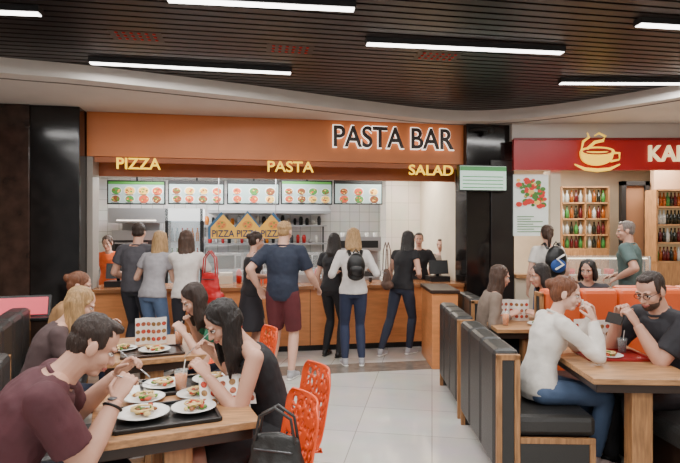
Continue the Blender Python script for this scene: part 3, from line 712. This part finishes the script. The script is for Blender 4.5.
booth(2.25,5.0,182,1.15,BLEATHER); booth(3.4,5.42,90,1.3,OLEATHER,1.05)
booth(2.3,4.40,-88,1.3,OLEATHER,1.12)
TC=table(1.80,3.52,-3,.62,.95); TD=table(1.68,5.0,-2,.6,.8); 
# ------------------------------------------------------------------ tableware
FG=[mat('food_green',(92,130,50),.6,noise_s=40,noise_a=.5),mat('food_red',(190,70,35),.5,noise_s=40,noise_a=.4),mat('food_cream',(225,195,130),.6,noise_s=40,noise_a=.3),mat('food_brown',(140,86,45),.6,noise_s=40,noise_a=.4)]
def plate(x,y,z=.75,r=.12,nm='plate_of_food',food=True):
    b=B(); b.lathe((x,y,z),[(r*.55,0),(r*.6,.006),(r*.95,.018),(r,.021),(r*.96,.024),(r*.6,.012),(0,.010)],WHITEP,28)
    if food:
        for k in range(22):
            a=random.random()*6.28; q=random.random()*r*.6
            b.ell((x+q*math.cos(a),y+q*math.sin(a),z+.02+random.random()*.014),(random.uniform(.008,.02),random.uniform(.008,.018),.009),random.choice(FG),nu=8,nv=6)
        for k in range(7):
            a=random.random()*6.28; q=r*random.uniform(.3,.5); p=V((x,y,z+.034)); b.tube([p+V((q*math.cos(a+i*.8),q*math.sin(a+i*.8),.006*(i%2))) for i in range(5)],[.003]*5,FG[2],5)
    b.obj(nm)
def glass(x,y,col,h=.13,r=.032,z=.75):
    b=B(); b.lathe((x,y,z),[(r*.8,0),(r,h),(r*.94,h),(r*.76,.006),(0,.006)],GLASS,20); b.lathe((x,y,z+.007),[(r*.74,0),(r*.9,h*.75)],col,18); b.tube([(x,y,z+.02),(x+.02,y+.01,z+h+.05)],[.003]*2,WHITEP,6); b.obj('drinking_glass')
PZ=[mat('pizza_print_a',(170,92,62),.6,noise_s=60,noise_a=.5),mat('pizza_print_b',(150,112,66),.6,noise_s=60,noise_a=.5),mat('pizza_print_c',(184,70,52),.6,noise_s=60,noise_a=.5)]
def menucard(x,y,yaw,w=.26,h=.17,z=.75,lay=0):
    T_=TR(x,y,z,math.radians(yaw))@Matrix.Rotation(-lay,4,'X'); b=B(T_); n=3; pw=w/n
    for k in range(n):
        fy=[0,.04,0,.04]; x0=-w/2+k*pw; x1=x0+pw; y0_,y1_=fy[k],fy[k+1]
        b.add([(x0,y0_,0),(x1,y1_,0),(x1,y1_,h),(x0,y0_,h)],[(0,1,2,3)],PAPER); b.add([(x0,y0_+.002,0),(x1,y1_+.002,0),(x1,y1_+.002,h),(x0,y0_+.002,h)],[(3,2,1,0)],PAPER)
        for r_ in range(3):
            for c in range(2):
                fx=(c+.5)/2; cx=x0+pw*fx; cy=y0_+(y1_-y0_)*fx; cz=h*(.2+.28*r_)
                rr=.016
                for off in(-.002,.004): 
                    sl=(y1_-y0_)/pw
                    b.add([(cx+rr*math.cos(a),cy+sl*rr*math.cos(a)+off,cz+rr*math.sin(a)) for a in [2*math.pi*q/12 for q in range(12)]],[tuple(range(12))],PZ[(k+r_+c)%3])
    b.obj('menu_card')
def fork(p,d,L=.19):
    p=V(p);d=V(d).normalized(); b=B(); w=d.cross(V((0,0,1))).normalized()
    b.tube([p-d*L*.45,p+d*L*.2],[(.005,.0025),(.0035,.0025)],STEEL,8,lat=w); b.tube([p+d*L*.2,p+d*L*.33],[(.009,.002),(.010,.002)],STEEL,8,lat=w)
    for k in(-1.5,-.5,.5,1.5): b.tube([p+d*L*.33+w*k*.005,p+d*L*.5+w*k*.005],[.0016]*2,STEEL,5)
    b.obj('fork')
def tray(x,y,yaw,z=.75,w=.4,h=.3,m=DKBROWN):
    b=B(TR(x,y,z,math.radians(yaw))); b.bx((-w/2,-h/2,0),(w/2,h/2,.006),m)
    for a in(-1,1): b.bx((-w/2,a*h/2-.008,0),(w/2,a*h/2+.008,.018),m); b.bx((a*w/2-.008,-h/2,0),(a*w/2+.008,h/2,.018),m)
    b.obj('serving_tray',.003)
tray(-.80,2.44,23,w=.44,h=.32,m=BLACK); tray(-.83,2.93,23,w=.5,h=.3,m=BLACK)
plate(-.90,2.42,z=.757,r=.12); plate(-.69,2.50,z=.757,r=.105); plate(-.72,2.98,z=.757,r=.11); plate(-.96,2.88,z=.757,r=.11); plate(-.74,2.73,r=.1); plate(-.98,2.66,r=.1)
glass(-.84,2.80,FR[0],.12,.035); glass(-.58,2.86,FR[1],.1)
menucard(-.54,2.60,22,.28,.15,lay=.55); menucard(-1.42,3.98,15,.22,.2)
tray(-1.32,3.72,23); plate(-1.3,3.72,z=.757,r=.11); plate(-1.55,3.78,r=.1); glass(-1.2,3.95,FR[0]); glass(-1.55,4.1,FR[1])
tray(1.85,3.62,-3,m=mat('tray_red',(150,30,30),.4)); plate(1.80,3.55,z=.757,r=.09); glass(1.97,3.70,FR[1],.1,z=.757)
b=B(); b.lathe((1.74,3.71,.757),[(.03,0),(.045,.05),(.055,.065),(.05,.065),(.035,.01),(0,.01)],WHITEP); b.lathe((1.74,3.71,.757),[(0,.05),(.045,.052)],FG[3]); b.obj('soup_bowl')
menucard(1.66,5.05,-10,.28,.2); menucard(1.86,3.9,-12,.26,.2); glass(1.5,4.8,FR[0]); plate(1.8,4.8,r=.1)
b=B(); 
for k in range(5): b.box((-1.12+k*.012,2.86-k*.01,.753+k*.002),(.12,.12,.002),PAPER,rz=.2*k)
b.obj('paper_napkins')
# ------------------------------------------------------------------ PEOPLE
r=person('man_in_burgundy_polo',-1.36,2.05,24,1.78,'m',sit=.45,lean=(12,33),head=(4,32),RH=(-.93,2.20,.90),LH=(-1.06,2.52,.92),sk='b',hair=('short','dbrown',0),
  top=cloth('burgundy',(78,38,45)),sleeve=.72,bottom=cloth('navy_shorts',(36,38,56)),legs=1.9,kind='pants',shoes=mat('sneaker_white',(210,208,204),.6),fine=True,curl=(1.0,1.0))
fork(r['R'][0]+r['R'][1]*.1+V((.02,.03,-.02)),(.5,.55,-.35)); fork(r['L'][0]+r['L'][1]*.1+V((.01,0,-.02)),(.5,.1,-.5))
b=B(); W_,d_,n_=r['R']; q=d_.cross(V((0,0,1))).normalized(); o_=d_.cross(q)
b.tube([W_-d_*.03+(q*math.cos(a)+o_*math.sin(a))*.034 for a in [2*math.pi*k/16 for k in range(17)]],[(.006,.009)]*17,BLACK,8); b.ell(W_-d_*.03-V((0,0,-.036)),(.02,.02,.006),DSTEEL); b.obj('wristwatch')
r=person('woman_in_black_dress',-.35,2.85,203,1.68,'f',sit=.45,lean=(8,26),head=(6,34),RH=(-.72,2.98,.92),LH=(-.66,2.64,.88),sk='b',hair=('long','black',.30),
  top=cloth('black_dress',(24,23,27)),sleeve=0,bottom=cloth('black_dress',(24,23,27)),legs=.9,kind='dress',shoes=BLACK,fine=True,curl=(.9,.7),hemt=-.1)
fork(r['R'][0]+r['R'][1]*.1+V((-.02,0,-.02)),(-.5,-.1,-.5))
r=person('woman_in_green_top',-.78,3.98,204,1.66,'f',sit=.45,lean=(10,30),head=(4,30),RH=(-1.12,4.0,.90),LH=(-1.10,3.74,.88),sk='a',hair=('long','dbrown',.26),
  top=cloth('green',(34,104,76)),sleeve=.5,bottom=cloth('jeans_dark',(40,46,66)),legs=2,curl=(.9,.9))
person('blonde_woman_dining',-1.95,3.36,26,1.64,'f',sit=.45,lean=(8,28),head=(0,25),RH=(-1.62,3.42,.88),LH=(-1.66,3.68,.88),sk='a',hair=('long','blonde',.34),
  top=cloth('grey_dk',(80,62,62)),sleeve=.5,bottom=cloth('jeans_dark',(40,46,66)),legs=2,curl=(.7,.7))
person('woman_in_beige_top',-2.36,4.38,15,1.62,'f',sit=.45,lean=(5,20),head=(0,15),RH=(-2.02,4.36,.8),LH=(-2.02,4.62,.8),sk='a',hair=('bun','red',0),
  top=cloth('beige',(160,120,80)),sleeve=.5,bottom=cloth('jeans_dark',(40,46,66)),legs=2)
# right side
person('woman_in_white_sweater',1.34,3.60,2,1.68,'f',sit=.455,lean=(6,18),head=(-28,12),RH=(1.66,3.47,1.02),LH=(1.72,3.60,1.03),sk='c',hair=('bun','red',0),
  top=cloth('white_knit',(222,216,208)),sleeve=1.95,bottom=cloth('blue_jeans',(84,104,136)),legs=1.95,shoes=mat('sneaker_pink',(214,190,184),.6),fine=True,curl=(1.0,.9),feet=[(.36,.06),(.28,.12)],
  handdir={'R':((-.25,.25,.9),(-.6,.6,0)),'L':((-.35,-.25,.9),(-.8,-.2,0))},hemt=-.09)
rw=PEOPLE['woman_in_white_sweater']; p=rw['h']((.115,0,-.05)); b=B(); 
b.add([p+V(((i-2)*.012*.3,(i-2)*.014,(j-2)*.016))+V((.006*math.sin(i*2+j),0,0)) for i in range(5) for j in range(5)],[(i*5+j,i*5+j+1,i*5+j+6,i*5+j+5) for i in range(4) for j in range(4)],PAPER); o=b.obj('paper_tissue'); o.modifiers.new('s','SOLIDIFY').thickness=.004
r=person('man_in_black_shirt',2.28,3.58,194,1.78,'m',sit=.455,lean=(6,20),head=(12,22),RH=(1.94,3.70,1.00),LH=(1.94,3.46,.99),sk='b',hair=('short','dbrown',0),
  top=cloth('black_shirt',(38,38,44)),sleeve=.75,bottom=cloth('black_trousers',(30,30,34)),legs=2,shoes=BLACK,fine=True,curl=(1.1,1.1),beard='brown',glasses=True)
p=(r['R'][0]+r['L'][0])/2+V((-.09,-.01,.02)); b=B(TR(p.x,p.y,p.z,math.radians(192))); b.box((0,0,0),(.009,.15,.075),BLACK,ry=-.4); b.obj('smartphone',.003)
person('woman_dark_hair_dining',2.06,5.05,184,1.66,'f',sit=.455,lean=(5,14),head=(0,12),RH=(1.85,5.2,.82),LH=(1.85,4.92,.82),sk='b',hair=('long','black',.2),top=cloth('dark_grey',(52,48,54)),sleeve=.5,bottom=cloth('jeans_dark',(40,46,66)),legs=2)
person('woman_brown_hair_dining',1.38,5.1,-2,1.62,'f',sit=.455,lean=(5,14),head=(0,12),RH=(1.6,4.95,.82),LH=(1.6,5.22,.82),sk='b',hair=('long','brown',.25),top=cloth('taupe',(120,104,92)),sleeve=1.9,bottom=cloth('jeans_dark',(40,46,66)),legs=2)
person('woman_seated_at_kafe',2.70,5.78,250,1.66,'f',sit=.455,lean=(5,10),head=(-20,10),sk='b',hair=('long','black',.15),top=cloth('charcoal',(62,60,64)),sleeve=.5,bottom=cloth('jeans_dark',(40,46,66)),legs=2,RH=(2.5,5.5,.62),LH=(2.78,5.45,.62))
booth(2.78,6.02,250,.6)
# standing customers
person('man_in_grey_shirt',-2.42,6.28,80,1.70,'m',lean=(2,6),head=(15,5),RH=(-2.3,6.55,1.05),LH=(-2.6,6.55,1.02),sk='b',hair=('short','dbrown',0),top=cloth('grey_shirt',(72,70,76)),sleeve=.6,bottom=cloth('dark_trousers',(36,36,44)),legs=2)
person('blonde_woman_in_grey',-2.13,6.02,75,1.62,'f',lean=(8,10),head=(10,10),RH=(-1.98,6.35,1.02),LH=(-2.3,6.38,1.0),sk='a',hair=('long','blonde',.34),top=cloth('light_grey',(150,146,150)),sleeve=.5,bottom=cloth('blue_jeans',(84,104,136)),legs=2)
r=person('woman_in_white_top',-1.74,6.0,100,1.62,'f',lean=(4,8),head=(30,10),RH=(-1.55,6.4,1.05),LH=(-1.95,6.42,1.0),sk='b',hair=('long','brown',.32),top=cloth('offwhite',(206,198,192)),sleeve=.7,bottom=cloth('dark_trousers',(36,36,44)),legs=2)
RB=mat('red_leather',(176,24,28),.4)
def softbag(name,c,d,m,rz=0,hh=.3,hw=.09):
    T_=TR(c[0],c[1],c[2],rz); q=B(T_)
    q.tube([(0,-d[1]*.42,-d[2]*.32),(0,d[1]*.42,-d[2]*.32)],[(d[0]*.5,d[2]*.2)]*2,lat=(1,0,0)); q.tube([(0,0,-d[2]*.4),(0,0,0),(0,0,d[2]*.45)],[(d[1]*.48,d[0]*.5),(d[1]*.46,d[0]*.42),(d[1]*.4,d[0]*.16)],lat=(0,1,0))
    o=B(); merge(o,q,m,.008,3,.008,(12,12,12)); o.T=T_
    for x in(-.02,.02): o.tube([(x,-hw,d[2]*.42),(x,-hw*.8,d[2]*.42+hh*.7),(x,0,d[2]*.42+hh),(x,hw*.8,d[2]*.42+hh*.7),(x,hw,d[2]*.42)],[.007]*5,m,8)
    o.tube([(-d[0]*.3,-d[1]*.3,d[2]*.3),(-d[0]*.3,d[1]*.3,d[2]*.3)],[.005]*2,DSTEEL,6)
    o.obj(name)
softbag('red_handbag',(-1.46,5.96,.97),(.14,.28,.32),RB,1.2,.28)
person('woman_in_black_tank_top',-1.06,6.30,25,1.60,'f',lean=(2,4),head=(0,10),RH=(-.86,6.18,1.08),LH=(-.85,6.5,1.05),sk='b',hair=('bun','dbrown',0),top=cloth('black_tank',(28,27,31)),sleeve=0,bottom=cloth('black_skirt',(34,32,38)),legs=1.0,kind='skirt')
r=person('man_in_navy_tshirt',-.63,5.80,78,1.71,'m',lean=(2,4),head=(-10,8),RH=(-.26,6.02,.98),LH=(-.90,5.86,.98),sk='a',hair=('short','blonde',0),top=cloth('navy',(34,42,60)),sleeve=.75,bottom=cloth('maroon_shorts',(92,36,42)),legs=.93,kind='shorts',shoes=mat('sneaker_grey',(170,168,172),.6),hemt=-.09,feet=[(-.03,.11),(.03,.14)],fat=1.02)
r=person('woman_with_backpack',.16,6.33,95,1.64,'f',lean=(1,3),head=(-15,5),sk='a',hair=('long','blonde',.2),top=cloth('white_striped',(214,208,204)),sleeve=1.2,bottom=cloth('navy_trousers',(40,48,74)),legs=2,shoes=mat('sneaker_grey',(170,168,172),.6),RH=(.4,6.5,1.12),LH=(-.06,6.5,1.1))
def backpack(x,y,z,yaw,m,acc=None,s=1):
    b2=B(TR(x,y,z,math.radians(yaw))); b2.ell((-.0,0,0),(.09*s,.14*s,.2*s)); b2.tube([(0,0,-.14*s),(0,0,.1*s)],[(.13*s,.08*s),(.12*s,.075*s)],lat=(0,1,0))
    vs,fs=remesh(b2,.01,3); b=B(); b.add(vs,fs,m,True); b.T=TR(x,y,z,math.radians(yaw))
    b.ell((-.075*s,0,-.06*s),(.045*s,.1*s,.09*s),acc or m)
    for sg in(-1,1): b.tube([(.06*s,sg*.08*s,.15*s),(.12*s,sg*.1*s,.23*s),(.2*s,sg*.1*s,.2*s)],[(.02,.006)]*3,BLACK,8,lat=(0,1,0))
    b.tube([(0,-.03,.2*s),(0,0,.25*s),(0,.03,.2*s)],[.008]*3,BLACK,8)
    if acc: b.tube([(-.125*s,-.05*s,.08*s),(-.13*s,.04*s,.03*s),(-.13*s,-.04*s,-.04*s),(-.125*s,.05*s,-.1*s)],[.014]*4,WHITEP,8)
    b.obj('backpack')
backpack(.185,6.13,1.20,95,BLACK,None,.78)
person('woman_dark_hair_at_counter',-.10,6.78,60,1.58,'f',lean=(2,4),head=(0,5),sk='b',hair=('long','black',.25),top=cloth('black_tank',(28,27,31)),sleeve=.5,bottom=cloth('black_trousers',(30,30,34)),legs=2)
r=person('woman_in_black_top',.80,6.85,50,1.62,'f',lean=(8,8),head=(-10,10),sk='b',hair=('long','black',.28),top=cloth('black_dress',(24,23,27)),sleeve=.3,bottom=cloth('navy_jeans',(38,44,62)),legs=2,RH=(1.04,6.92,1.03),feet=[(.12,.03),(-.22,.18)],shoes=mat('sneaker_grey',(170,168,172),.6))
softbag('shoulder_bag',(.60,6.78,1.0),(.1,.24,.24),cloth('brown_bag',(90,66,54)),.3,.36)
# staff
OS=cloth('orange_uniform',(226,100,44))
pS=S@V((.02,1.15,0))
person('cashier_in_orange',pS.x-.02,pS.y,-85,1.55,'f',lean=(4,8),head=(0,15),sk='a',hair=('bun','brown',0),top=OS,sleeve=.5,bottom=BLACK,legs=2,RH=(pS.x-.12,pS.y-.32,1.0),LH=(pS.x+.2,pS.y-.32,1.0))
q=at(419,240,8.15); person('cook_in_black',q.x,q.y,-100,1.58,'f',lean=(2,4),sk='b',hair=('short','black',0),top=cloth('black_tank',(28,27,31)),sleeve=.6,bottom=BLACK,legs=2,RH=(q.x-.1,q.y-.3,1.05),LH=(q.x+.2,q.y-.3,1.05))
q=at(442,240,8.4); person('cook_in_brown',q.x,q.y,-120,1.48,'f',lean=(2,4),sk='b',hair=('short','brown',0),top=cloth('taupe',(120,104,92)),sleeve=.6,bottom=BLACK,legs=2)
# kafe customers
person('woman_with_blue_backpack',2.64,6.72,92,1.68,'f',lean=(1,3),head=(-10,3),sk='a',hair=('pony','brown',.2),top=cloth('white_knit',(222,216,208)),sleeve=.6,bottom=cloth('blue_jeans',(84,104,136)),legs=2)
backpack(2.65,6.505,1.24,92,BLACK,mat('blue_fabric',(40,80,150),.7),.95)
person('man_in_green_tshirt',3.52,6.42,140,1.72,'m',lean=(1,3),head=(20,5),sk='b',hair=('short','grey',0),top=cloth('olive_teal',(84,106,104)),sleeve=.7,bottom=cloth('dark_trousers',(36,36,44)),legs=2,LH=(3.3,6.3,1.05),RH=(3.4,6.6,1.05))
# handbag resting on the near chair
softbag('black_handbag',(-.27,2.26,.60),(.15,.28,.27),BLEATHER,1.3,.14)
# ------------------------------------------------------------------ lights
def area(name,M,sx_,sy_,e,col):
    ld=bpy.data.lights.new(name,'AREA'); ld.shape='RECTANGLE'; ld.size=sx_; ld.size_y=sy_; ld.energy=e; ld.color=col
    o=bpy.data.objects.new(name,ld); o.matrix_world=M; scene.collection.objects.link(o)
area('kitchen_light',S@Matrix.Translation((1.6,1.1,2.6)),2.6,.5,100,(1,.98,.95))
area('kitchen_light',S@Matrix.Translation((1.6,2.2,2.6)),3.5,.5,140,(1,.99,.97))
area('kitchen_light',S@Matrix.Translation((4.3,1.2,2.6)),1,.5,40,(1,.94,.84))
area('kafe_light',Matrix.Translation((4.0,8.0,2.7)),2.6,.6,130,(1,.92,.8))
w=bpy.data.worlds.new('World'); scene.world=w; w.use_nodes=True; bg=w.node_tree.nodes['Background']; bg.inputs[0].default_value=(1,.98,.96,1); bg.inputs[1].default_value=.42
cam=bpy.data.cameras.new('camera'); co=bpy.data.objects.new('camera',cam); scene.collection.objects.link(co); co.location=(0,0,CH); co.rotation_euler=(math.pi/2,0,0)
cam.sensor_width=36; cam.lens=36*FPX/680; cam.clip_end=60; scene.camera=co
print('FACES',sum(len(o.data.polygons) for o in scene.objects if o.type=='MESH'))
